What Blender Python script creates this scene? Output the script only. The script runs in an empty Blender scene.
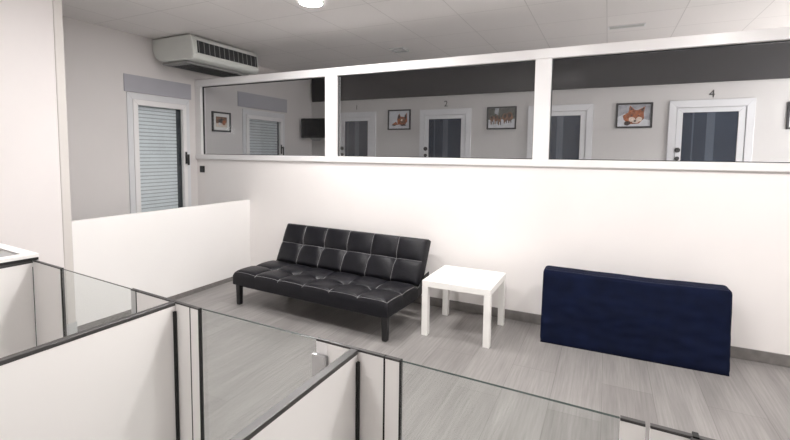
import bpy, bmesh, math, random
from mathutils import Vector, Matrix, noise
random.seed(4)
SC = bpy.context.scene
COL = SC.collection
PI = math.pi

# ------------------------------------------------------------------ materials
def new_mat(name):
    m = bpy.data.materials.new(name); m.use_nodes = True
    nt = m.node_tree
    return m, nt, nt.nodes, nt.links, nt.nodes['Principled BSDF']

def mat(name, col, rough=.5, metal=0., var=.04, scale=6., bump=0., bscale=60., spec=.5, coat=0.):
    """principled surface with a little procedural variation and optional bump"""
    m, nt, N, L, b = new_mat(name)
    b.inputs['Roughness'].default_value = rough
    b.inputs['Metallic'].default_value = metal
    b.inputs['Specular IOR Level'].default_value = spec
    b.inputs['Coat Weight'].default_value = coat
    tc = N.new('ShaderNodeTexCoord')
    nz = N.new('ShaderNodeTexNoise'); nz.inputs['Scale'].default_value = scale
    nz.inputs['Detail'].default_value = 3
    L.new(tc.outputs['Object'], nz.inputs['Vector'])
    rp = N.new('ShaderNodeValToRGB')
    rp.color_ramp.elements[0].position = .3; rp.color_ramp.elements[1].position = .7
    rp.color_ramp.elements[0].color = tuple(c*(1-var) for c in col)+(1,)
    rp.color_ramp.elements[1].color = tuple(min(1, c*(1+var)) for c in col)+(1,)
    L.new(nz.outputs['Fac'], rp.inputs['Fac']); L.new(rp.outputs['Color'], b.inputs['Base Color'])
    if bump:
        n2 = N.new('ShaderNodeTexNoise'); n2.inputs['Scale'].default_value = bscale; n2.inputs['Detail'].default_value = 4
        L.new(tc.outputs['Object'], n2.inputs['Vector'])
        bp = N.new('ShaderNodeBump'); bp.inputs['Strength'].default_value = bump; bp.inputs['Distance'].default_value = .01
        L.new(n2.outputs['Fac'], bp.inputs['Height']); L.new(bp.outputs['Normal'], b.inputs['Normal'])
    return m

def glass(name, tint, gloss_rough=.0, ior=1.45):
    """thin architectural pane: fresnel mix of clear/tinted transmission and mirror reflection"""
    m, nt, N, L, b = new_mat(name)
    N.remove(b)
    out = N['Material Output']
    tr = N.new('ShaderNodeBsdfTransparent'); tr.inputs['Color'].default_value = tint+(1,)
    gl = N.new('ShaderNodeBsdfGlossy'); gl.inputs['Roughness'].default_value = gloss_rough
    fr = N.new('ShaderNodeFresnel'); fr.inputs['IOR'].default_value = ior
    mx = N.new('ShaderNodeMixShader')
    # the pane is thin and light does not bend in it, so both faces see air-to-glass reflection
    ge = N.new('ShaderNodeNewGeometry'); mr = N.new('ShaderNodeMapRange')
    mr.inputs[3].default_value = ior; mr.inputs[4].default_value = 1/ior
    L.new(ge.outputs['Backfacing'], mr.inputs[0]); L.new(mr.outputs[0], fr.inputs['IOR'])
    L.new(fr.outputs[0], mx.inputs[0]); L.new(tr.outputs[0], mx.inputs[1]); L.new(gl.outputs[0], mx.inputs[2])
    L.new(mx.outputs[0], out.inputs['Surface'])
    return m

def emit(name, col, s):
    m, nt, N, L, b = new_mat(name)
    b.inputs['Base Color'].default_value = (.9, .9, .9, 1)
    b.inputs['Emission Color'].default_value = col+(1,)
    b.inputs['Emission Strength'].default_value = s
    return m

def floor_mat():
    m, nt, N, L, b = new_mat('grey_wood_plank_floor')
    tc = N.new('ShaderNodeTexCoord')
    mp = N.new('ShaderNodeMapping'); mp.inputs['Rotation'].default_value = (0, 0, PI/2)
    mp.inputs['Location'].default_value = (.1, -.03, 0)
    L.new(tc.outputs['Object'], mp.inputs['Vector'])
    br = N.new('ShaderNodeTexBrick')
    br.offset = .37; br.offset_frequency = 2
    br.inputs['Scale'].default_value = 1
    br.inputs['Brick Width'].default_value = 1.25; br.inputs['Row Height'].default_value = .28
    br.inputs['Mortar Size'].default_value = .0016; br.inputs['Mortar Smooth'].default_value = .3
    br.inputs['Bias'].default_value = 0
    br.inputs['Color1'].default_value = (.235, .222, .216, 1)
    br.inputs['Color2'].default_value = (.275, .262, .254, 1)
    br.inputs['Mortar'].default_value = (.16, .15, .145, 1)
    L.new(mp.outputs[0], br.inputs['Vector'])
    # grain stretched along the planks (they run along Y)
    ms = N.new('ShaderNodeMapping'); ms.inputs['Scale'].default_value = (75, 2.6, 1)
    L.new(tc.outputs['Object'], ms.inputs['Vector'])
    n1 = N.new('ShaderNodeTexNoise'); n1.inputs['Scale'].default_value = 1; n1.inputs['Detail'].default_value = 6; n1.inputs['Roughness'].default_value = .65
    L.new(ms.outputs[0], n1.inputs['Vector'])
    ms2 = N.new('ShaderNodeMapping'); ms2.inputs['Scale'].default_value = (9, .9, 1)
    L.new(tc.outputs['Object'], ms2.inputs['Vector'])
    n2 = N.new('ShaderNodeTexNoise'); n2.inputs['Scale'].default_value = 1; n2.inputs['Detail'].default_value = 3
    L.new(ms2.outputs[0], n2.inputs['Vector'])
    r1 = N.new('ShaderNodeMapRange'); r1.inputs[1].default_value = .3; r1.inputs[2].default_value = .7
    r1.inputs[3].default_value = .80; r1.inputs[4].default_value = 1.16
    L.new(n1.outputs['Fac'], r1.inputs[0])
    r2 = N.new('ShaderNodeMapRange'); r2.inputs[1].default_value = .3; r2.inputs[2].default_value = .7
    r2.inputs[3].default_value = .86; r2.inputs[4].default_value = 1.12
    L.new(n2.outputs['Fac'], r2.inputs[0])
    mu = N.new('ShaderNodeMath'); mu.operation = 'MULTIPLY'
    L.new(r1.outputs[0], mu.inputs[0]); L.new(r2.outputs[0], mu.inputs[1])
    vm = N.new('ShaderNodeVectorMath'); vm.operation = 'SCALE'
    L.new(br.outputs['Color'], vm.inputs[0]); L.new(mu.outputs[0], vm.inputs['Scale'])
    L.new(vm.outputs[0], b.inputs['Base Color'])
    b.inputs['Roughness'].default_value = .42
    bp = N.new('ShaderNodeBump'); bp.inputs['Strength'].default_value = .05; bp.inputs['Distance'].default_value = .004
    L.new(n1.outputs['Fac'], bp.inputs['Height']); L.new(bp.outputs[0], b.inputs['Normal'])
    return m

def ceiling_mat():
    m, nt, N, L, b = new_mat('white_ceiling_tile')
    tc = N.new('ShaderNodeTexCoord')
    mp = N.new('ShaderNodeMapping'); mp.inputs['Location'].default_value = (3.66, -2.73, 0)
    L.new(tc.outputs['Object'], mp.inputs['Vector'])
    br = N.new('ShaderNodeTexBrick'); br.offset = 0; br.squash = 1
    br.inputs['Scale'].default_value = 1
    br.inputs['Brick Width'].default_value = .6; br.inputs['Row Height'].default_value = .6
    br.inputs['Mortar Size'].default_value = .0045; br.inputs['Mortar Smooth'].default_value = .4
    br.inputs['Color1'].default_value = (.87, .845, .83, 1); br.inputs['Color2'].default_value = (.89, .865, .85, 1)
    br.inputs['Mortar'].default_value = (.7, .68, .665, 1)
    L.new(mp.outputs[0], br.inputs['Vector'])
    nz = N.new('ShaderNodeTexNoise'); nz.inputs['Scale'].default_value = 160; nz.inputs['Detail'].default_value = 2
    L.new(tc.outputs['Object'], nz.inputs['Vector'])
    bp = N.new('ShaderNodeBump'); bp.inputs['Strength'].default_value = .15; bp.inputs['Distance'].default_value = .003
    L.new(nz.outputs['Fac'], bp.inputs['Height']); L.new(bp.outputs[0], b.inputs['Normal'])
    L.new(br.outputs['Color'], b.inputs['Base Color'])
    b.inputs['Roughness'].default_value = .95
    return m

M = dict(
    wall=mat('white_wall_paint', (.88, .85, .835), .7, var=.015, scale=2, bump=.03, bscale=220),
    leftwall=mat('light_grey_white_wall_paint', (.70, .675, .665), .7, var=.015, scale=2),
    innerwall=mat('pinkish_white_wall_paint', (.78, .745, .735), .7, var=.015, scale=2),
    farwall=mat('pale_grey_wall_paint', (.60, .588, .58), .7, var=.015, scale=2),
    lam=mat('white_laminate_board', (.89, .875, .86), .35, var=.01, scale=2),
    frame=mat('white_aluminium_frame', (.84, .83, .83), .3, var=.01),
    greyframe=mat('silver_white_aluminium', (.72, .73, .75), .32, var=.02),
    header=mat('grey_header_panel', (.42, .42, .46), .5, var=.02),
    soffit=mat('dark_grey_paint', (.038, .037, .040), .6, var=.08, scale=3),
    floor=floor_mat(), ceil=ceiling_mat(),
    base=mat('grey_wood_baseboard', (.19, .178, .17), .5, var=.18, scale=14),
    black=mat('black_plastic', (.012, .012, .013), .4, var=.1),
    leather=mat('black_leatherette', (.0055, .0055, .0085), .42, var=.25, scale=18, bump=.2, bscale=90, spec=.3),
    leatherside=mat('black_vinyl_side', (.006, .006, .008), .5, var=.2, bump=.1, bscale=120),
    stitch=mat('pale_grey_thread', (.36, .35, .36), .8, var=.1, scale=120),
    table=mat('white_lacquer', (.9, .89, .86), .3, var=.01),
    navy=mat('navy_cotton_cover', (.003, .0062, .024), .85, var=.22, scale=9, bump=.2, bscale=260, spec=.15),
    navyseam=mat('navy_piping', (.006, .011, .036), .75, var=.2),
    ac=mat('off_white_casing', (.70, .72, .69), .4, var=.02),
    acdark=mat('dark_outlet_interior', (.03, .033, .035), .6, var=.1),
    acgrey=mat('grey_intake_panel', (.3, .3, .295), .5, var=.04),
    cap=mat('dark_grey_edge_profile', (.055, .052, .052), .4, metal=.2, var=.1),
    rubber=mat('black_rubber_seal', (.01, .01, .01), .7, var=.1),
    steel=mat('brushed_steel', (.62, .62, .63), .32, metal=1., var=.06, scale=30),
    palegrey=mat('pale_grey_profile', (.55, .56, .56), .4, var=.03),
    lidgrey=mat('grey_lid_sheet', (.33, .33, .33), .5, var=.06),
    slat=mat('pale_blue_grey_slat', (.82, .85, .90), .45, var=.03),
    slatgap=mat('dark_slat_joint', (.42, .44, .48), .7),
    reveal=mat('dark_blue_grey_reveal', (.055, .065, .08), .6),
    doorglass=mat('dark_blue_grey_glazing', (.022, .034, .056), .25, var=.1, scale=3, spec=.2),
    pane_reflection=mat('slate_blue_reflection', (.055, .075, .105), .3, var=.1),
    numeral=mat('dark_grey_numeral', (.05, .05, .05), .6),
    picframe=mat('black_picture_frame', (.012, .012, .014), .35),
    matboard=mat('white_mat_board', (.8, .79, .77), .7, var=.01),
    snow=mat('pale_snow_print', (.62, .64, .68), .5, var=.10, scale=12),
    snowgrey=mat('cool_grey_print', (.33, .34, .37), .5, var=.3, scale=14),
    fox=mat('russet_print', (.30, .085, .026), .5, var=.45, scale=26),
    foxdark=mat('dark_brown_print', (.045, .026, .02), .5, var=.5, scale=30),
    foxpale=mat('cream_print', (.72, .60, .50), .5, var=.2, scale=30),
    tan=mat('tan_print', (.20, .095, .05), .5, var=.6, scale=24),
    forest=mat('dark_forest_print', (.08, .085, .07), .5, var=.6, scale=40),
    screen=mat('black_screen', (.008, .008, .01), .15),
    lens=emit('warm_white_lamp_lens', (1., .97, .952), 260.),
    pane=glass('tinted_window_glass', (.925, .932, .94)),
    clear=glass('clear_screen_glass', (.955, .97, .965)),
    gedge=mat('dark_green_glass_edge', (.035, .05, .047), .25, var=.1),
    emerg=mat('pale_diffuser', (.85, .85, .86), .4),
)

# ------------------------------------------------------------------ helpers
def props(o, label=None, cat=None, group=None, kind=None):
    if label: o['label'] = label
    if cat: o['category'] = cat
    if group: o['group'] = group
    if kind: o['kind'] = kind
    return o

def thing(name, label, cat, loc=(0, 0, 0), rz=0., group=None):
    o = bpy.data.objects.new(name, None); COL.objects.link(o)
    o.empty_display_size = .1
    o.location = loc; o.rotation_euler = (0, 0, rz)
    return props(o, label, cat, group)

def obj(name, bm, m, parent=None, smooth=False, bevel=0., seg=2, mats=None):
    bmesh.ops.recalc_face_normals(bm, faces=bm.faces[:])
    me = bpy.data.meshes.new(name); bm.to_mesh(me); bm.free()
    for k in (mats or [m]): me.materials.append(k)
    if smooth:
        for p in me.polygons: p.use_smooth = True
    o = bpy.data.objects.new(name, me); COL.objects.link(o)
    if parent: o.parent = parent
    if bevel:
        b = o.modifiers.new('bevel', 'BEVEL'); b.width = bevel; b.segments = seg; b.limit_method = 'ANGLE'
    return o

def struct(name, bm, m, bevel=0., parent=None, mats=None):
    o = obj(name, bm, m, parent, bevel=bevel, mats=mats)
    if not parent: o['kind'] = 'structure'
    return o

def BM(): return bmesh.new()

def box(bm, x0, x1, y0, y1, z0, z1, mi=0, mtx=None):
    r = bmesh.ops.create_cube(bm, size=1)
    T = Matrix.Translation(((x0+x1)/2, (y0+y1)/2, (z0+z1)/2)) @ Matrix.Diagonal((abs(x1-x0), abs(y1-y0), abs(z1-z0), 1))
    if mtx: T = mtx @ T
    bmesh.ops.transform(bm, matrix=T, verts=r['verts'])
    fs = set(f for v in r['verts'] for f in v.link_faces)
    for f in fs: f.material_index = mi
    return r['verts']

def bx(*a, **k):
    bm = BM(); box(bm, *a, **k); return bm

def cyl(bm, c, r, h, axis='Z', seg=32, r2=None, mi=0):
    R = bmesh.ops.create_cone(bm, cap_ends=True, segments=seg, radius1=r, radius2=r if r2 is None else r2, depth=h)
    rot = {'Z': Matrix(), 'X': Matrix.Rotation(PI/2, 4, 'Y'), 'Y': Matrix.Rotation(PI/2, 4, 'X')}[axis]
    bmesh.ops.transform(bm, matrix=Matrix.Translation(c) @ rot, verts=R['verts'])
    for f in set(f for v in R['verts'] for f in v.link_faces): f.material_index = mi
    return R['verts']

def tube(bm, pts, r, seg=6):
    """swept round tube through points"""
    pts = [Vector(p) for p in pts]; rings = []
    for i, p in enumerate(pts):
        t = (pts[min(i+1, len(pts)-1)] - pts[max(i-1, 0)]).normalized()
        a = Vector((0, 0, 1)) if abs(t.z) < .9 else Vector((1, 0, 0))
        u = t.cross(a).normalized(); w = t.cross(u)
        rings.append([bm.verts.new(p + r*(math.cos(2*PI*k/seg)*u + math.sin(2*PI*k/seg)*w)) for k in range(seg)])
    for i in range(len(rings)-1):
        for k in range(seg):
            bm.faces.new((rings[i][k], rings[i][(k+1) % seg], rings[i+1][(k+1) % seg], rings[i+1][k]))
    bm.faces.new(rings[0]); bm.faces.new(rings[-1])

def prism(bm, poly, axis, a, b, mi=0):
    """extrude a 2-D polygon along an axis; poly in the other two axes order"""
    def P(p, t):
        return {'X': (t, p[0], p[1]), 'Y': (p[0], t, p[1]), 'Z': (p[0], p[1], t)}[axis]
    A = [bm.verts.new(P(p, a)) for p in poly]; B = [bm.verts.new(P(p, b)) for p in poly]
    fs = [bm.faces.new(A), bm.faces.new(B)]
    n = len(poly)
    for i in range(n): fs.append(bm.faces.new((A[i], A[(i+1) % n], B[(i+1) % n], B[i])))
    for f in fs: f.material_index = mi

def ringframe(bm, x0, x1, z0, z1, wl, wr, wt, wb, y0, y1, mi=0):
    """mitred rectangular frame in the XZ plane (wb = 0 leaves the bottom open)"""
    ox0, ox1, oz0, oz1 = x0, x1, z0, z1
    ix0, ix1, iz0, iz1 = x0+wl, x1-wr, z0+wb, z1-wt
    prism(bm, [(ox0, oz0), (ix0, iz0), (ix0, iz1), (ox0, oz1)], 'Y', y0, y1, mi)
    prism(bm, [(ox1, oz0), (ix1, iz0), (ix1, iz1), (ox1, oz1)], 'Y', y0, y1, mi)
    prism(bm, [(ox0, oz1), (ix0, iz1), (ix1, iz1), (ox1, oz1)], 'Y', y0, y1, mi)
    if wb: prism(bm, [(ox0, oz0), (ix0, iz0), (ix1, iz0), (ox1, oz0)], 'Y', y0, y1, mi)

# ------------------------------------------------------------------ camera
cd = bpy.data.cameras.new('camera'); cam = bpy.data.objects.new('camera', cd); COL.objects.link(cam)
F, CX, CY, YAW, PITCH, ROLL, H = 441.57, 389.09, 186.69, .4579, -.07523, -.01097, 1.4581
fwd = Vector((-math.sin(YAW)*math.cos(PITCH), math.cos(YAW)*math.cos(PITCH), math.sin(PITCH)))
right = Vector((math.cos(YAW), math.sin(YAW), 0)); down = fwd.cross(right)
r2 = math.cos(ROLL)*right + math.sin(ROLL)*down
d2 = -math.sin(ROLL)*right + math.cos(ROLL)*down
mw = Matrix((r2, -d2, -fwd)).transposed().to_4x4(); mw.translation = (0, 0, H)
cam.matrix_world = mw
cd.sensor_width = 36; cd.sensor_fit = 'HORIZONTAL'; cd.lens = F*36/790
cd.shift_x = (395-CX)/790; cd.shift_y = (CY-220)/790
cd.clip_start = .02
SC.camera = cam

# ------------------------------------------------------------------ room shell
X0, XR, XL = -4.63, 4.3, -3.76         # left wall, right wall, inner wall / low wall
YB, YP, YF = -1.5, 3.92, 6.33          # wall behind the viewer, partition, far wall
ZC = 2.71
struct('floor', bx(X0-.1, XR+.1, YB-.1, YF+.1, -.1, 0), M['floor'])
struct('ceiling', bx(X0-.1, XR+.1, YB-.1, YF+.1, ZC, ZC+.1), M['ceil'])
# left wall with two door openings
D5 = (3.03, 3.815, 2.085)              # shuttered door: y0, y1, top
D6 = (4.70, 5.60, 2.06)
bm = BM()
ys = [YB, D5[0], D5[1], D6[0], D6[1], YF]
for i in (0, 2, 4): box(bm, X0-.1, X0, ys[i], ys[i+1], 0, ZC)
box(bm, X0-.1, X0, D5[0], D5[1], D5[2], ZC); box(bm, X0-.1, X0, D6[0], D6[1], D6[2], ZC)
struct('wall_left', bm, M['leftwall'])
struct('wall_back', bx(X0, XR, YF, YF+.1, 0, ZC), M['farwall'])
struct('wall_right', bx(XR, XR+.1, YB, YF, 0, ZC), M['wall'])
struct('wall_front', bx(X0, XR, YB-.1, YB, 0, ZC), M['wall'])
# dark upper band over the doors of the far room (a boxed-in soffit)
struct('trim_1', bx(X0+.03, XR-.002, YF-.035, YF-.001, 2.325, ZC-.001), M['soffit'])
# inner wall at left, its end strip, and the low wall
struct('wall_inner', bx(XL-.1, XL, YB+.001, 1.92, 0.001, ZC-.001), M['innerwall'], bevel=.004)
struct('trim_2', bx(XL-.104, XL+.004, 1.9205, 1.985, .001, ZC-.001), mat('pale_beige_end_strip', (.66, .63, .60), .5, var=.01), bevel=.006)
struct('wall_low', bx(XL-.04, XL, 1.9855, YP-.001, .001, .897), M['lam'], bevel=.002)
# partition: lower part and frame
struct('wall_partition', bx(X0+.001, XR-.001, YP, YP+.1, .001, 1.36), M['wall'])
bm = BM()
posts = [(X0+.001, -4.535), (-2.69, -2.548), (-.575, -.445), (1.545, 1.675), (XR-.1, XR-.001)]
fy0, fy1 = YP-.012, YP+.07
for a, b in posts: box(bm, a, b, fy0, fy1, 1.42, 2.255)
box(bm, X0+.001, XR-.001, fy0, fy1, 2.2545, 2.337)
box(bm, X0+.001, XR-.001, fy0-.012, fy1+.012, 1.361, 1.421)
struct('trim_3', bm, M['frame'], bevel=.004)
for i in range(4):
    a, b = posts[i][1], posts[i+1][0]
    w = struct('window_%d' % (i+1), bx(a+.012, b-.012, YP+.028, YP+.036, 1.432, 2.244), M['pane'])
    g = BM(); ringframe(g, a+.0005, b-.0005, 1.4215, 2.254, .007, .007, .009, .007, YP+.022, YP+.042)
    obj('glazing_bead', g, M['acdark'], w)
# baseboards
struct('baseboard_back', bx(XL+.001, XR-.001, YP-.013, YP-.0005, .001, .085), M['base'], bevel=.003)
struct('baseboard_left', bx(XL+.0005, XL+.009, 1.99, YP-.014, .001, .045), M['base'])
struct('baseboard_inner', bx(XL+.0045, XL+.016, 1.0, 1.985, .001, .09), M['palegrey'])
struct('baseboard_far', bx(X0+.02, XR-.001, YP+.1005, YP+.112, .001, .085), M['base'])

# ------------------------------------------------------------------ shuttered doors on the left wall
def wall_door(name, y0, y1, ztop, hd, shutter_side, handle_y, handle_z, second=False):
    """aluminium door in the left wall, facing +X. Local: u -> +Y, out -> +X"""
    root = bpy.data.objects.new(name, None); COL.objects.link(root); root['kind'] = 'structure'
    root.location = (X0, 0, 0)
    rot = Matrix.Rotation(PI/2, 4, 'Z')      # local x -> world y, local y -> world -x
    def add(nm, bm, m, parent=root, **k):
        bmesh.ops.transform(bm, matrix=rot, verts=bm.verts[:])
        return obj(nm, bm, m, parent, **k)
    g = BM(); ringframe(g, y0+.001, y1-.001, .001, ztop-.001, .06, .05, .07, 0, -.012, .09); add('door_frame', g, M['greyframe'], bevel=.003)
    lw = .058
    a, b, t = y0+.062, y1-.052, ztop-.072
    g = BM(); ringframe(g, a, b, .02, t, lw, lw*.8, lw, .1, -.02, .03); leaf = add('door_leaf', g, M['frame'], bevel=.004)
    g = bx(a+lw, b-lw*.8, .010, .014, .12, t-lw); pane = add('glass_pane', g, M['clear'])
    # roller shutter behind the glass
    g = BM()
    z = .03
    x1 = b-lw*.8-.04 if shutter_side else b-lw*.8
    while z < t-lw+.02:
        box(g, a+lw-.02, x1, .058, .066, z, z+.031, 0)
        box(g, a+lw-.02, x1, .062, .068, z+.031, z+.041, 1)
        z += .041
    add('roller_shutter', g, None, root, mats=[M['slat'], M['slatgap']])
    g = bx(y0+.061, y1-.051, .0695, .085, .03, t+.002); add('shutter_guide', g, M['reveal'])
    # handle
    g = BM(); box(g, handle_y-.014, handle_y+.014, -.028, -.0205, handle_z-.07, handle_z+.075)
    cyl(g, (handle_y, -.045, handle_z+.03), .01, .04, 'Y', 16)
    box(g, handle_y-.012, handle_y+.012, -.07, -.055, handle_z-.085, handle_z+.045)
    add('door_handle', g, M['black'], leaf, bevel=.004)
    # grey header panel covering the shutter box
    g = bx(hd[0], hd[1], -.012, -.001, hd[2], hd[3]); add('shutter_box_cover', g, M['header'], bevel=.003)
    return root
wall_door('door_5', D5[0], D5[1], D5[2], (3.005, 3.845, 2.088, 2.272), True, 3.745, 1.375)
wall_door('door_6', D6[0], D6[1], D6[2], (4.615, 5.66, 2.088, 2.295), False, 5.50, 1.50)

# ------------------------------------------------------------------ numbered doors on the far wall
def far_door(n, x0, x1):
    root = bpy.data.objects.new('door_%d' % n, None); COL.objects.link(root); root['kind'] = 'structure'
    root.location = (x0, YF, 0)
    w = x1-x0; zt = 2.125
    g = BM(); ringframe(g, 0, w, .001, zt, .078, .078, .085, 0, -.03, -.001); obj('door_frame', g, M['greyframe'], root, bevel=.004)
    g = BM(); ringframe(g, .082, w-.082, .01, zt-.089, .062, .066, .055, .12, -.022, -.002); leaf = obj('door_leaf', g, M['greyframe'], root, bevel=.004)
    g = bx(.144, w-.148, -.012, -.003, .13, zt-.144); pane = obj('glass_pane', g, M['doorglass'], root)
    g = BM(); c = w*.5
    box(g, c-.03, c+.05, -.0135, -.0125, .5, zt-.146); box(g, c-.17, c-.155, -.0135, -.0125, .5, zt-.146)
    obj('reflection_strip', g, M['pane_reflection'], pane)  # lighter vertical reflections in the glazing, painted as thin strips
    for dz in (1.535, 1.435):
        g = BM(); cyl(g, (.105, -.036, dz), .03 if dz > 1.5 else .024, .028, 'Y', 24)
        obj('door_knob' if dz > 1.5 else 'door_lock', g, M['black'], leaf, bevel=.006)
    return root
DX = {1: (-4.09, -3.29), 2: (-2.597, -1.797), 3: (-1.0, -.19), 4: (.64, 1.465)}
DX[1] = (-4.09, -3.36)
for n, (a, b) in DX.items(): far_door(n, a, b)

def numeral(txt, x, z, h, label):
    cu = bpy.data.curves.new('door_number', 'FONT'); cu.body = txt; cu.size = h*1.42; cu.align_x = 'CENTER'; cu.extrude = .002
    cu.offset = .0
    o = bpy.data.objects.new('tmp', cu); COL.objects.link(o)
    dg = bpy.context.evaluated_depsgraph_get(); me = bpy.data.meshes.new_from_object(o.evaluated_get(dg))
    bpy.data.objects.remove(o)
    me.materials.clear(); me.materials.append(M['numeral'])
    o = bpy.data.objects.new('door_number', me); COL.objects.link(o)
    o.rotation_euler = (PI/2, 0, 0); o.location = (x, YF-.003, z)
    props(o, label, 'number')
numeral('1', -3.725, 2.165, .08, 'small dark numeral 1 on the far wall above the narrow leftmost door')
numeral('2', -2.19, 2.165, .085, 'small dark numeral 2 on the far wall between the two smaller animal pictures')
numeral('4', 1.058, 2.15, .09, 'dark numeral 4 on the far wall above the widest door at right')

# ------------------------------------------------------------------ pictures
def poly(bm, pts, y, mi):
    f = bm.faces.new([bm.verts.new((p[0], y, p[1])) for p in pts]); f.material_index = mi
def blob(bm, cx, cz, rx, rz, y, mi, n=14, j=.12, ph=0):
    pts = [(cx+rx*(1+random.uniform(-j, j))*math.cos(2*PI*k/n+ph), cz+rz*(1+random.uniform(-j, j))*math.sin(2*PI*k/n+ph)) for k in range(n)]
    poly(bm, pts, y, mi)

def picture(loc, rz, w, h, label, draw, mats, border=.022, matw=0.):
    t = thing('framed_picture', label, 'picture', loc, rz, None)
    g = BM(); ringframe(g, -w/2, w/2, -h/2, h/2, border, border, border, border, -.022, -.001); obj('frame', g, M['picframe'], t, bevel=.002)
    iw, ih = w/2-border, h/2-border
    if matw:
        g = BM(); ringframe(g, -iw, iw, -ih, ih, matw, matw, matw, matw, -.012, -.002); obj('mat', g, M['matboard'], t)
        iw -= matw; ih -= matw
    g = BM(); box(g, -iw, iw, -.009, -.002, -ih, ih, 0); draw(g, iw, ih)
    obj('print', g, None, t, mats=mats)
    return t

def draw_foxes(g, a, b):                       # two orange fox cubs sitting in snow
    y = -.0095
    poly(g, [(-.15*a, -.55*b), (-.2*a, .1*b), (.0, .75*b), (.15*a, .35*b), (.5*a, .3*b), (.75*a, .8*b), (.8*a, -.2*b), (.6*a, -.55*b)], y, 1)
    poly(g, [(-.75*a, -.55*b), (-.3*a, -.2*b), (-.1*a, -.6*b)], y, 1)
    y -= .0005
    blob(g, -.02*a, .35*b, .14*a, .25*b, y, 2); blob(g, .62*a, .3*b, .1*a, .3*b, y, 2)
    blob(g, .3*a, -.1*b, .25*a, .3*b, y, 3); blob(g, -.5*a, -.62*b, .2*a, .08*b, y, 2)
    blob(g, .4*a, -.62*b, .3*a, .1*b, y, 2)
    y -= .0005
    blob(g, .25*a, -.05*b, .08*a, .12*b, y, 4)
def draw_dogs(g, a, b):                        # pack of brown dogs running in front of a wood
    y = -.0095
    poly(g, [(-a, -.15*b), (-a, b), (a, b), (a, -.1*b)], y, 2)
    poly(g, [(-.55*a, .5*b), (-.5*a, b), (-.2*a, b), (-.25*a, .3*b)], y-.0004, 4)
    y -= .0008
    for cx, cz, s in ((-.72, -.05, .2), (-.42, .0, .22), (-.15, -.1, .2), (.28, .05, .3), (.62, .1, .32)):
        blob(g, cx*a, cz*b, s*a*.75, s*b*1.4, y, 1); blob(g, cx*a-.02*a, (cz+.12)*b, s*a*.4, s*b*.7, y-.0004, 3)
        poly(g, [((cx-.12)*a, (cz-.2)*b), ((cx-.1)*a, (cz-.62)*b), ((cx-.02)*a, (cz-.62)*b), (cx*a, (cz-.2)*b)], y, 1)
        poly(g, [((cx+.04)*a, (cz-.2)*b), ((cx+.07)*a, (cz-.6)*b), ((cx+.13)*a, (cz-.6)*b), ((cx+.12)*a, (cz-.2)*b)], y, 3)
        y -= .0003
def draw_fox(g, a, b):                         # fox head close up, looking out of the snow
    y = -.0095
    poly(g, [(-a, -b), (-a, -.1*b), (-.55*a, .2*b), (-.3*a, -.1*b), (.5*a, -.3*b), (a, -.5*b), (a, -b)], y, 4)
    poly(g, [(-.62*a, -.4*b), (-.7*a, .0), (-.35*a, .3*b), (-.28*a, .95*b), (.05*a, .5*b), (.25*a, .5*b), (.66*a, .82*b), (.58*a, .2*b), (.62*a, -.3*b), (.3*a, -.75*b), (-.25*a, -.8*b)], y-.0005, 1)
    y -= .001
    poly(g, [(-.25*a, .85*b), (-.22*a, .5*b), (-.05*a, .52*b)], y, 2); poly(g, [(.6*a, .75*b), (.36*a, .5*b), (.53*a, .35*b)], y, 2)
    blob(g, -.12*a, -.35*b, .2*a, .22*b, y, 3); blob(g, .32*a, -.35*b, .2*a, .2*b, y, 3)
    blob(g, -.42*a, -.72*b, .2*a, .2*b, y, 2); blob(g, .1*a, -.55*b, .22*a, .16*b, y, 3)
    y -= .0005
    blob(g, -.13*a, .0, .06*a, .06*b, y, 2, j=.05); blob(g, .27*a, .0, .06*a, .06*b, y, 2, j=.05); blob(g, .07*a, -.5*b, .07*a, .09*b, y, 2, j=.05)
def draw_dark(g, a, b):                        # small dark animal picture with a pale bowl
    y = -.0095
    poly(g, [(-a, -b), (-a, -.3*b), (a, -.1*b), (a, -b)], y, 1)
    blob(g, 0, .2*b, .55*a, .5*b, y-.0004, 2); blob(g, .45*a, -.1*b, .3*a, .5*b, y-.0007, 3); blob(g, -.35*a, -.45*b, .2*a, .3*b, y-.001, 4)
pm = lambda *k: [M[x] for x in k]
picture((-2.952, YF, 1.985), 0, .392, .315, 'small black framed picture of orange fox cubs on white, between doors 1 and 2', draw_foxes, pm('snow', 'fox', 'foxdark', 'tan', 'foxpale'))
picture((-1.363, YF, 1.972), 0, .412, .318, 'black framed picture of brown dogs before dark trees, right of door 2', draw_dogs, pm('snow', 'tan', 'forest', 'foxdark', 'snowgrey'))
picture((.272, YF, 1.962), 0, .402, .312, 'black framed close-up picture of an orange fox head, left of door 4', draw_fox, pm('snowgrey', 'fox', 'foxdark', 'foxpale', 'snow'))
picture((1.95, YF, 1.92), 0, .41, .30, 'black framed picture on the far wall right of door 4, cut by the photo edge', draw_dogs, pm('snow', 'tan', 'snowgrey', 'foxdark', 'snowgrey'))
picture((X0, 4.315, 1.85), PI/2, .315, .262, 'small black framed picture with wide white mat, beside the far room side door', draw_dark, pm('tan', 'foxpale', 'foxdark', 'fox', 'snow'), .022, .042)

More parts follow.
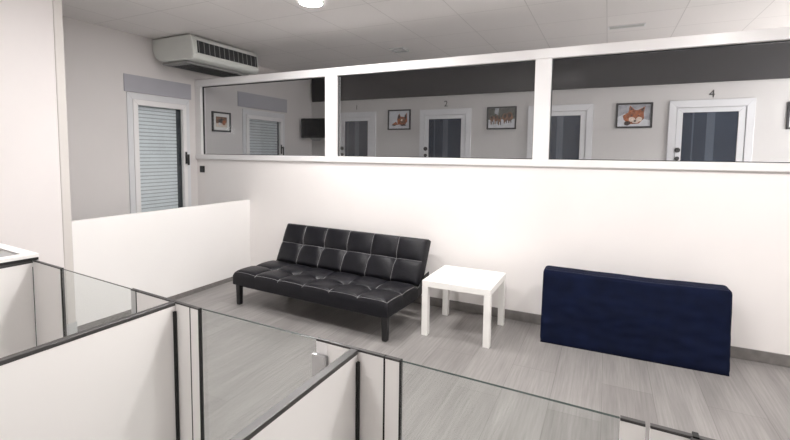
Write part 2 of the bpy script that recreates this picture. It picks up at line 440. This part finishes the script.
# ------------------------------------------------------------------ television in the corner of the far room
tv = thing('television', 'small black wall television in the corner of the far room', 'television', (-4.32, 6.02, 1.86), math.radians(10))
obj('television_body', bx(-.27, .27, 0, .045, -.16, .16), M['black'], tv, bevel=.008)
obj('screen', bx(-.255, .255, -.002, -.0002, -.14, .148), M['screen'], tv)
g = BM(); prism(g, [(-.12, -.16), (.12, -.16), (.05, -.215), (-.05, -.215)], 'Y', .004, .04); obj('stand_foot', g, M['acgrey'], tv)
g = BM(); box(g, -.05, .05, .0455, .06, -.06, .06); box(g, -.02, .02, .06, .312, -.02, .02); obj('wall_bracket', g, M['black'], tv)

# ------------------------------------------------------------------ light switch
t = thing('light_switch', 'small square black light switch on white wall under the glass', 'switch', (-4.535, YP, 1.237))
obj('switch_plate', bx(-.04, .04, -.009, -.0005, -.04, .04), M['black'], t, bevel=.003)
obj('rocker', bx(-.02, .02, -.014, -.0092, -.024, .024), M['acdark'], t, bevel=.002)

# ------------------------------------------------------------------ air conditioner
t = thing('air_conditioner', 'long off-white air conditioner hung under the ceiling on the left wall', 'air conditioner', (X0, 3.345, 0))
LA = .985
prof = [(.001, ZC-.012), (.001, 2.60), (.012, 2.555), (.035, 2.51), (.07, 2.475), (.12, 2.452), (.20, 2.442), (.60, 2.436), (.635, 2.442), (.655, 2.46), (.66, 2.49), (.645, 2.64), (.63, 2.675), (.60, 2.695), (.56, ZC-.012)]
g = BM(); prism(g, prof, 'Y', 0, LA); obj('casing', g, M['ac'], t, bevel=.018, seg=3)
# outlet on the front (slightly sloping) face: tilted box set into it
sl = math.atan2(.015, .15)
fm = Matrix.Translation((.6535, 0, 2.572)) @ Matrix.Rotation(-sl, 4, 'Y')
g = bx(-.006, .0035, .045, LA-.035, -.066, .066, mtx=fm); out = obj('air_outlet', g, M['acdark'], t)
nS = 13
for i in range(nS):
    y = .075 + (LA-.14)*i/(nS-1)
    g = bx(.002, .0065, y-.003, y+.003, -.066, .066, mtx=fm); obj('outlet_slat', g, M['acgrey'], out)
g = BM(); ringframe(g, .033, LA-.023, -.078, .078, .013, .013, .012, .012, -.012, .004)
bmesh.ops.transform(g, matrix=fm @ Matrix.Rotation(PI/2, 4, 'Z') , verts=g.verts[:]); obj('outlet_frame', g, M['ac'], t, bevel=.003)
g = bx(.12, .52, .03, LA-.03, 2.412, 2.434); gr = obj('intake_panel', g, M['acgrey'], t, bevel=.008)
g = BM()
for k in range(12): box(g, .16+k*.028, .172+k*.028, .12, LA-.12, 2.4095, 2.4125)
obj('intake_slots', g, M['acdark'], gr)

# ------------------------------------------------------------------ sofa bed
def cushion(W, D, T, cols, rows, puff, edge=.03, NU=132, NV=48):
    """tufted cushion, local: x across, y depth, z up; bottom at 0; returns bm and height function"""
    def h(x, y):
        u = (x/W+.5)*cols; v = (y/D)*rows
        cu, cv = u-math.floor(u), v-math.floor(v)
        a, b = 2*cu-1, 2*cv-1
        p = (max(0, 1-abs(a)**2.6))**.55 * (max(0, 1-abs(b)**2.6))**.55
        z = T - puff + puff*p
        # deep tufts at the inner crossings
        for i in range(1, cols):
            for j in range(1, rows):
                dx, dy = x-(i/cols-.5)*W, y-j*D/rows
                r = math.hypot(dx, dy)
                if r < .16: z -= puff*.9*math.exp(-(r/.035)**2) + puff*.35*math.exp(-(r/.075)**2)
        # round over the rim
        e = min(W/2-abs(x), y, D-y)
        if e < edge: z -= (edge-math.sqrt(max(0, edge*edge-(edge-e)**2)))*.8
        z += .0016*noise.noise(Vector((x*9, y*14, T*7)))
        return z
    bm = BM()
    def sp(t): return .5-.5*math.cos(PI*t)
    xs = [-W/2 + W*(.5*(i/NU)+.5*(i/NU if .05 < i/NU < .95 else i/NU)) for i in range(NU+1)]
    ys = [D*j/NV for j in range(NV+1)]
    G = [[bm.verts.new((x, y, h(x, y))) for x in xs] for y in ys]
    for j in range(NV):
        for i in range(NU): bm.faces.new((G[j][i], G[j][i+1], G[j+1][i+1], G[j+1][i]))
    rim = [G[0][i] for i in range(NU+1)] + [G[j][NU] for j in range(1, NV+1)] + [G[NV][i] for i in range(NU-1, -1, -1)] + [G[j][0] for j in range(NV-1, 0, -1)]
    low = [bm.verts.new((v.co.x, v.co.y, 0)) for v in rim]
    n = len(rim)
    for i in range(n): bm.faces.new((rim[i], low[i], low[(i+1) % n], rim[(i+1) % n]))
    bm.faces.new(low)
    return bm, h

SA = math.radians(-3.4)
sofa = thing('sofa_bed', 'black tufted leatherette sofa bed with pale stitching against the partition wall', 'sofa', (-2.305, 3.0, 0), SA)
W = 1.70
SD = .525
def seams(W, D, cols, rows, h, front=True):
    s = BM(); r = .0018; off = .0015
    for i in range(1, cols):
        x = (i/cols-.5)*W
        tube(s, [(x, y, h(x, y)+off) for y in [D*(.012+.976*k/60) for k in range(61)]], r)
    for j in range(1, rows):
        y = j*D/rows
        tube(s, [(x, y, h(x, y)+off) for x in [-W/2*.985+W*.985*k/150 for k in range(151)]], r)
    return s
bm, h = cushion(W, SD, .145, 6, 2, .026, .045)
seat = obj('seat', bm, M['leather'], sofa, smooth=True); seat.location = (0, 0, .2)
md = seat.modifiers.new('edge', 'EDGE_SPLIT'); md.split_angle = math.radians(50)
s = seams(W, SD, 6, 2, h)
edge = [(-W/2+.012, y, h(-W/2+.012, y)+.001) for y in [SD*.97*(1-k/20) for k in range(20)]] + [(-W/2+.012+(W-.024)*k/80, .014, h(-W/2+.012+(W-.024)*k/80, .014)+.001) for k in range(81)] + [(W/2-.012, y, h(W/2-.012, y)+.001) for y in [.014+SD*.95*k/20 for k in range(1, 21)]]
tube(s, edge, .0013)
st = obj('stitching', s, M['stitch'], seat, smooth=True)
# back
BD = .427
bm, h = cushion(W*.985, BD, .115, 6, 2, .024, .035)
back = obj('backrest', bm, M['leather'], sofa, smooth=True)
md = back.modifiers.new('edge', 'EDGE_SPLIT'); md.split_angle = math.radians(50)
lean = math.atan2(.185, .385)
dv = Vector((0, math.sin(lean), math.cos(lean))); nv = Vector((0, -math.cos(lean), math.sin(lean)))
mb = Matrix((Vector((1, 0, 0)), dv, nv)).transposed().to_4x4(); mb.translation = Vector((0, .530, .322)) - nv*.115
back.matrix_local = mb
obj('stitching', seams(W*.985, BD, 6, 2, h), M['stitch'], back, smooth=True)
g = bx(-W/2+.05, W/2-.05, .06, .50, .165, .199); obj('seat_frame', g, M['leatherside'], sofa, bevel=.005)
for sx in (-1, 1):
    g = BM(); prism(g, [(.5265, .215), (.60, .215), (.76, .335), (.76, .39), (.68, .375), (.5265, .28)], 'X', sx*(W/2-.005)-.006, sx*(W/2-.005)+.006)
    obj('hinge', g, M['black'], sofa, bevel=.003)
for x, y in ((-W/2+.045, .04), (W/2-.04, .04), (-W/2+.3, .47), (W/2-.3, .47)):
    g = BM(); vs = box(g, -.026, .026, -.026, .026, 0.0, .1995)
    for v in vs:
        if v.co.z < .05: v.co.x *= .82; v.co.y *= .82
    lg = obj('leg', g, M['black'], sofa, bevel=.008, seg=3); lg.location = (x, y, 0)

# ------------------------------------------------------------------ side table
t = thing('side_table', 'square white side table beside the black sofa bed', 'table', (-1.289, 3.232, 0), -.003)
obj('tabletop', bx(0, .55, 0, .55, .40, .45), M['table'], t, bevel=.002)
for x in (0, .5):
    for y in (0, .5):
        obj('leg', bx(x, x+.05, y, y+.05, 0, .3995), M['table'], t, bevel=.0015)

# ------------------------------------------------------------------ navy foam mattress on its long edge
def mattress(W, T, Hh, r=.03, n=(70, 12, 36)):
    bm = BM(); vd = {}
    def P(a, b, c):
        k = (round(a, 5), round(b, 5), round(c, 5))
        if k in vd: return vd[k]
        p = Vector(k); q = Vector((max(-W/2+r, min(W/2-r, a)), max(r, min(T-r, b)), max(r, min(Hh-r, c))))
        d = p-q
        if d.length > 1e-9: p = q + d.normalized()*min(r, max(abs(d.x), abs(d.y), abs(d.z)))
        if c < r: p = Vector((p.x, p.y, c + (p.z-c)*.35)) if c > 0 else Vector((q.x+(a-q.x)*.8, q.y+(b-q.y)*.8, 0))
        # soft wrinkles and belly
        fx, fz = (p.x/W+.5), p.z/Hh
        w = .011*noise.noise(Vector((p.x*2.2+p.z*3.5, p.z*5-p.x*1.2, 1.3))) + .007*noise.noise(Vector((p.x*6+p.z*14, p.z*16-p.x*7, 4.1)))
        w *= (.4+1.0*(1-fz))
        bel = .012*math.sin(PI*min(1, max(0, fx)))*math.sin(PI*min(1, max(0, fz)))
        s = -1 if b < T/2 else .3
        p.y += s*(bel + w*min(1, fz*6)*min(1, (1-fz)*6))
        p.z += .006*noise.noise(Vector((p.x*3.1, 0, 7)))*fz - .008*fz*math.sin(PI*fx)
        p.y += .075*fz                                       # leans a little towards the wall
        vd[k] = bm.verts.new(p); return vd[k]
    def face(f, nu, nv):
        for i in range(nu):
            for j in range(nv):
                bm.faces.new((P(*f(i/nu, j/nv)), P(*f((i+1)/nu, j/nv)), P(*f((i+1)/nu, (j+1)/nv)), P(*f(i/nu, (j+1)/nv))))
    for b in (0, T): face(lambda u, v: (-W/2+W*u, b, Hh*v), n[0], n[2])
    for a in (-W/2, W/2): face(lambda u, v: (a, T*u, Hh*v), n[1], n[2])
    for c in (0, Hh): face(lambda u, v: (-W/2+W*u, T*v, c), n[0], n[1])
    return bm
t = thing('foam_mattress', 'thick navy blue fabric-covered foam mattress standing on its long edge by the wall', 'mattress', (.19, 3.545, 0), math.radians(.6))
o = obj('fabric_cover', mattress(1.215, .165, .565), M['navy'], t, smooth=True)
g = BM()
tube(g, [(-.585+1.17*k/60, .012+.075+.0, .5605-.008*math.sin(PI*k/60)+.006*noise.noise(Vector(((-.585+1.17*k/60)*3.1, 0, 7)))) for k in range(61)], .0035)
obj('seam', g, M['navyseam'], t, smooth=True)

# ------------------------------------------------------------------ pens in the foreground
ZG = .95
PA = math.atan2(.94-1.076, .168+2.35)
def gl(x): return .995 - (.0378 if x > -1.287 else .076)*(x+1.287)
def ga(x): return math.atan(-.0378 if x > -1.287 else -.076)
def front_piece(name, m, x0, x1, parent, org, z0=.012, z1=ZG-.008, y0=-.012, y1=.012):
    """upright board in the line of the pen fronts; x0,x1 are room positions along it"""
    bm = bx(x0-org[0], x1-org[0], y0, y1, z0, z1)
    return obj(name, bm, m, parent, bevel=.0012)

def divider(xf, label, th=.02, y_end=-.75, seal=.0075):
    """white board between two pens, running back from the pen fronts; xf is its right face"""
    yf = gl(xf)
    t = thing('pen_divider', label, 'partition', (xf, yf, 0))
    obj('board', bx(-th, 0, y_end-yf, -.0065, .0, ZG-.012), M['lam'], t)
    obj('top_cap', bx(-th-.001, .001, y_end-yf, -.0065, ZG-.0118, ZG), M['cap'], t, bevel=.0015)
    obj('rubber_seal', bx(.0005, seal, -.017 if seal > .005 else -.0095, -.0075, .0, ZG-.03), M['rubber'], t)
    return t
P0, P1, P2, P3, PX = -2.35, -1.287, -.559, .178, -3.05
divider(P0, 'white pen divider board at far left, carrying the roof panel', seal=.003)
divider(P1, 'white pen divider board with dark top edge, middle one at lower left')
divider(P2, 'white pen divider board with dark top edge, nearest the photo centre')
divider(P3, 'white pen divider board at the lower right corner, mostly below the photo')
divider(PX, 'white pen divider board under the roof panel at its hidden left end')

def front(x_ref, pieces, label, cat='panel', name='pen_front_panel'):
    t = thing(name, label, cat, (x_ref, gl(x_ref), 0), ga((pieces[0][2]+pieces[-1][3])/2))
    for nm, m, a, b in pieces:
        if 'seal' in nm:
            obj(nm, bx((a-x_ref), (b-x_ref), -.0058, .0058, .012, ZG), m, t)
        else:
            obj(nm, bx((a-x_ref), (b-x_ref), -.005, .005, 0.0, ZG-.0055), m, t, bevel=.001)
            obj('top_cap', bx((a-x_ref), (b-x_ref), -.0053, .0053, ZG-.0054, ZG), M['cap'], t)
    return t
lam, pg, rb = M['lam'], M['palegrey'], M['rubber']
front(P0, [('board', lam, P0+.001, -2.0901), ('rubber_seal', rb, -2.090, -2.084)], 'narrow white pen front panel at the left edge, beside the roofed pen')
front(P1, [('side_profile', pg, -1.556, -1.524), ('rubber_seal', rb, -1.5235, -1.5195), ('board', lam, -1.519, -1.213), ('joint_seal', M['cap'], -1.2125, -1.2092), ('door_profile', lam, -1.2085, -1.1683), ('rubber_seal', rb, -1.1682, -1.164)], 'white pen front panel at the end of the lower left divider board')
front(P2, [('side_profile', M['frame'], -.694, -.657), ('board', lam, -.6565, -.483), ('joint_seal', rb, -.4828, -.479), ('door_profile', lam, -.4785, -.4383), ('rubber_seal', rb, -.4382, -.4345)], 'white pen front panel at the end of the central divider board')
front(P3, [('door_profile', lam, .044, .0865), ('board', lam, .0945, .40)], 'white pen front panel at the bottom right edge of the photo')
front(PX, [('board', pg, -3.2, P0-.022)], 'pale grey pen front panel under the roof panel')

def glass_screen(x0, x1, label, clip=None):
    xm = (x0+x1)/2
    t = thing('glass_screen', label, 'glass panel', (xm, gl(xm), 0), ga(xm))
    w = (x1-x0)/2
    bm = BM(); box(bm, -w, w, -.004, .004, .015, ZG-.003)
    for f in bm.faces:
        n = f.calc_center_median()
        if n.z > ZG-.01: f.material_index = 1
    obj('pane', bm, None, t, mats=[M['clear'], M['gedge']])
    g = bx(-w, w, -.006, .006, 0.001, .0145); obj('bottom_rail', g, M['steel'], t)
    if clip:
        a, b, z0, z1 = clip
        g = BM(); box(g, a-xm, b-xm, -.020, -.0062, z0, z1); box(g, b-xm-.008, b-xm, -.024, -.0062, z0, z1)
        c = obj('hinge_clamp', g, M['steel'], t, bevel=.002); c['label'] = 'brushed steel clamp on the glass'
    return t
glass_screen(-2.0835, -1.5565, 'narrow clear glass screen left of the lower left divider board')
glass_screen(-1.1635, -.6945, 'clear glass screen between the two white divider boards', (-.699, -.652, .85, .912))
glass_screen(-.434, .0435, 'clear glass screen right of the central divider board, before the side table')
# small dark/steel fixings on top of the fronts
def clip(x, label, m, w=.02, z0=ZG-.05):
    t = thing('edge_clip', label, 'clip', (x, gl(x), 0), ga(x))
    g = BM(); box(g, -w/2, w/2, -.009, -.0064, z0, ZG+.003); box(g, -w/2, w/2, -.009, .009, ZG+.0005, ZG+.003); box(g, -w/2, w/2, .0064, .009, z0, ZG+.003)
    obj('bracket', g, m, t, bevel=.001)
clip(.166, 'small black clip over the top edge of the bottom right front panel', M['rubber'], .010, ZG-.012)

# lid over the leftmost pen
t = thing('pen_roof_panel', 'white framed flat panel with grey sheet roofing the pen at the left edge', 'roof panel', (P0, gl(P0), 0), ga(P0))
g = BM()
x0, x1, y0, y1 = -.72, .012, -1.75, .015
bw = .05
def flatframe(bm, x0, x1, y0, y1, w, z0, z1):
    o = [(x0, y0), (x1, y0), (x1, y1), (x0, y1)]; i = [(x0+w, y0+w), (x1-w, y0+w), (x1-w, y1-w), (x0+w, y1-w)]
    for k in range(4): prism(bm, [o[k], o[(k+1) % 4], i[(k+1) % 4], i[k]], 'Z', z0, z1)
flatframe(g, x0, x1, y0, y1, bw, ZG+.0135, ZG+.03); obj('frame', g, M['lam'], t, bevel=.0015)
g = BM(); box(g, x0+bw, x1-bw, y0+bw, y1-bw, ZG+.014, ZG+.022); obj('sheet', g, M['lidgrey'], t)
g = BM(); flatframe(g, x0+.002, x1-.002, y0+.002, y1-.002, .02, ZG+.0005, ZG+.013); obj('gasket', g, M['rubber'], t)

# ------------------------------------------------------------------ ceiling fittings and added fill globes
def downlight(x, y, label, group=None, r=.09):
    t = thing('ceiling_light', label, 'ceiling light', (x, y, ZC), 0, group)
    g = BM(); n = 48
    ring = []
    for (rr, z) in ((r+.02, -.001), (r+.018, -.010), (r+.002, -.012), (r, -.004)):
        ring.append([g.verts.new((rr*math.cos(2*PI*k/n), rr*math.sin(2*PI*k/n), z)) for k in range(n)])
    for a, b in zip(ring, ring[1:]):
        for k in range(n): g.faces.new((a[k], a[(k+1) % n], b[(k+1) % n], b[k]))
    obj('trim_ring', g, M['frame'], t, smooth=True)
    g = BM(); cyl(g, (0, 0, -.006), r-.001, .008, 'Z', 48); obj('lens', g, M['lens'], t)
downlight(-2.272, 3.10, 'round white lit downlight in the ceiling tiles at the top edge')
for (x, y) in ((-2.05, 1.9), (-.55, 1.9), (.9, 2.3), (2.7, 2.6)):
    downlight(x, y, 'round lit ceiling downlight above and behind the viewpoint, outside the photo', 'downlights outside the photo')
def globe(x, y, z, label, group, m):
    t = thing('added_globe_lamp', label, 'pendant lamp', (x, y, ZC), 0, group)
    g = BM(); cyl(g, (0, 0, -.012), .05, .022, 'Z', 32); obj('ceiling_rose', g, M['frame'], t)
    g = BM(); cyl(g, (0, 0, (z+.11-ZC)/2-.012), .006, ZC-z-.11, 'Z', 12); obj('cord', g, M['black'], t)
    g = BM(); bmesh.ops.create_uvsphere(g, u_segments=32, v_segments=20, radius=.12); bmesh.ops.translate(g, verts=g.verts[:], vec=(0, 0, z-ZC)); obj('globe_shade', g, m, t, smooth=True)
GL = emit('fill_globe_glow', (1., .972, .955), 23.); GF = emit('fill_globe_glow_far', (1., .975, .96), 72.)  # unseen globes added as fill light for ceiling, pens and far room
globe(3.7, 1.9, 1.8, 'added lit white globe fill lamp right of the photo, in the waiting room', None, GL)
globe(-1.03, -.1, 1.95, 'added lit white globe fill lamp over the pens, behind the viewpoint', None, GL)
for p in ((2.6, 5.1, 1.65), (3.6, 5.1, 1.65)): globe(*p, 'added lit white globe fill lamp in the glazed-off room right of the photo', 'added globe lamps beyond the glass', GF)
t = thing('emergency_light', 'small rectangular white emergency light flush in the ceiling near the corner', 'emergency light', (-2.3, 4.9, ZC))
g = BM(); flatframe(g, -.09, .09, -.09, .09, .018, -.022, -.001); obj('frame', g, M['palegrey'], t)
obj('diffuser', bx(-.071, .071, -.071, .071, -.009, -.001), M['emerg'], t)
t = thing('air_vent', 'faint long slotted air vent in the ceiling above the right window', 'vent', (.11, 4.93, ZC))
g = BM(); flatframe(g, -.16, .16, -.05, .05, .012, -.006, -.001); obj('frame', g, M['emerg'], t)
for k in range(3): obj('slat', bx(-.147, .147, -.03+k*.024, -.018+k*.024, -.006, -.001), M['ac'], t)

# ------------------------------------------------------------------ world and view
w = bpy.data.worlds.new('world'); SC.world = w; w.use_nodes = True
w.node_tree.nodes['Background'].inputs[0].default_value = (.6, .65, .75, 1)
w.node_tree.nodes['Background'].inputs[1].default_value = .02
vs = SC.view_settings
vs.view_transform = 'Standard'; vs.look = 'None'; vs.gamma = 1; vs.use_curve_mapping = False
vs.exposure = .68
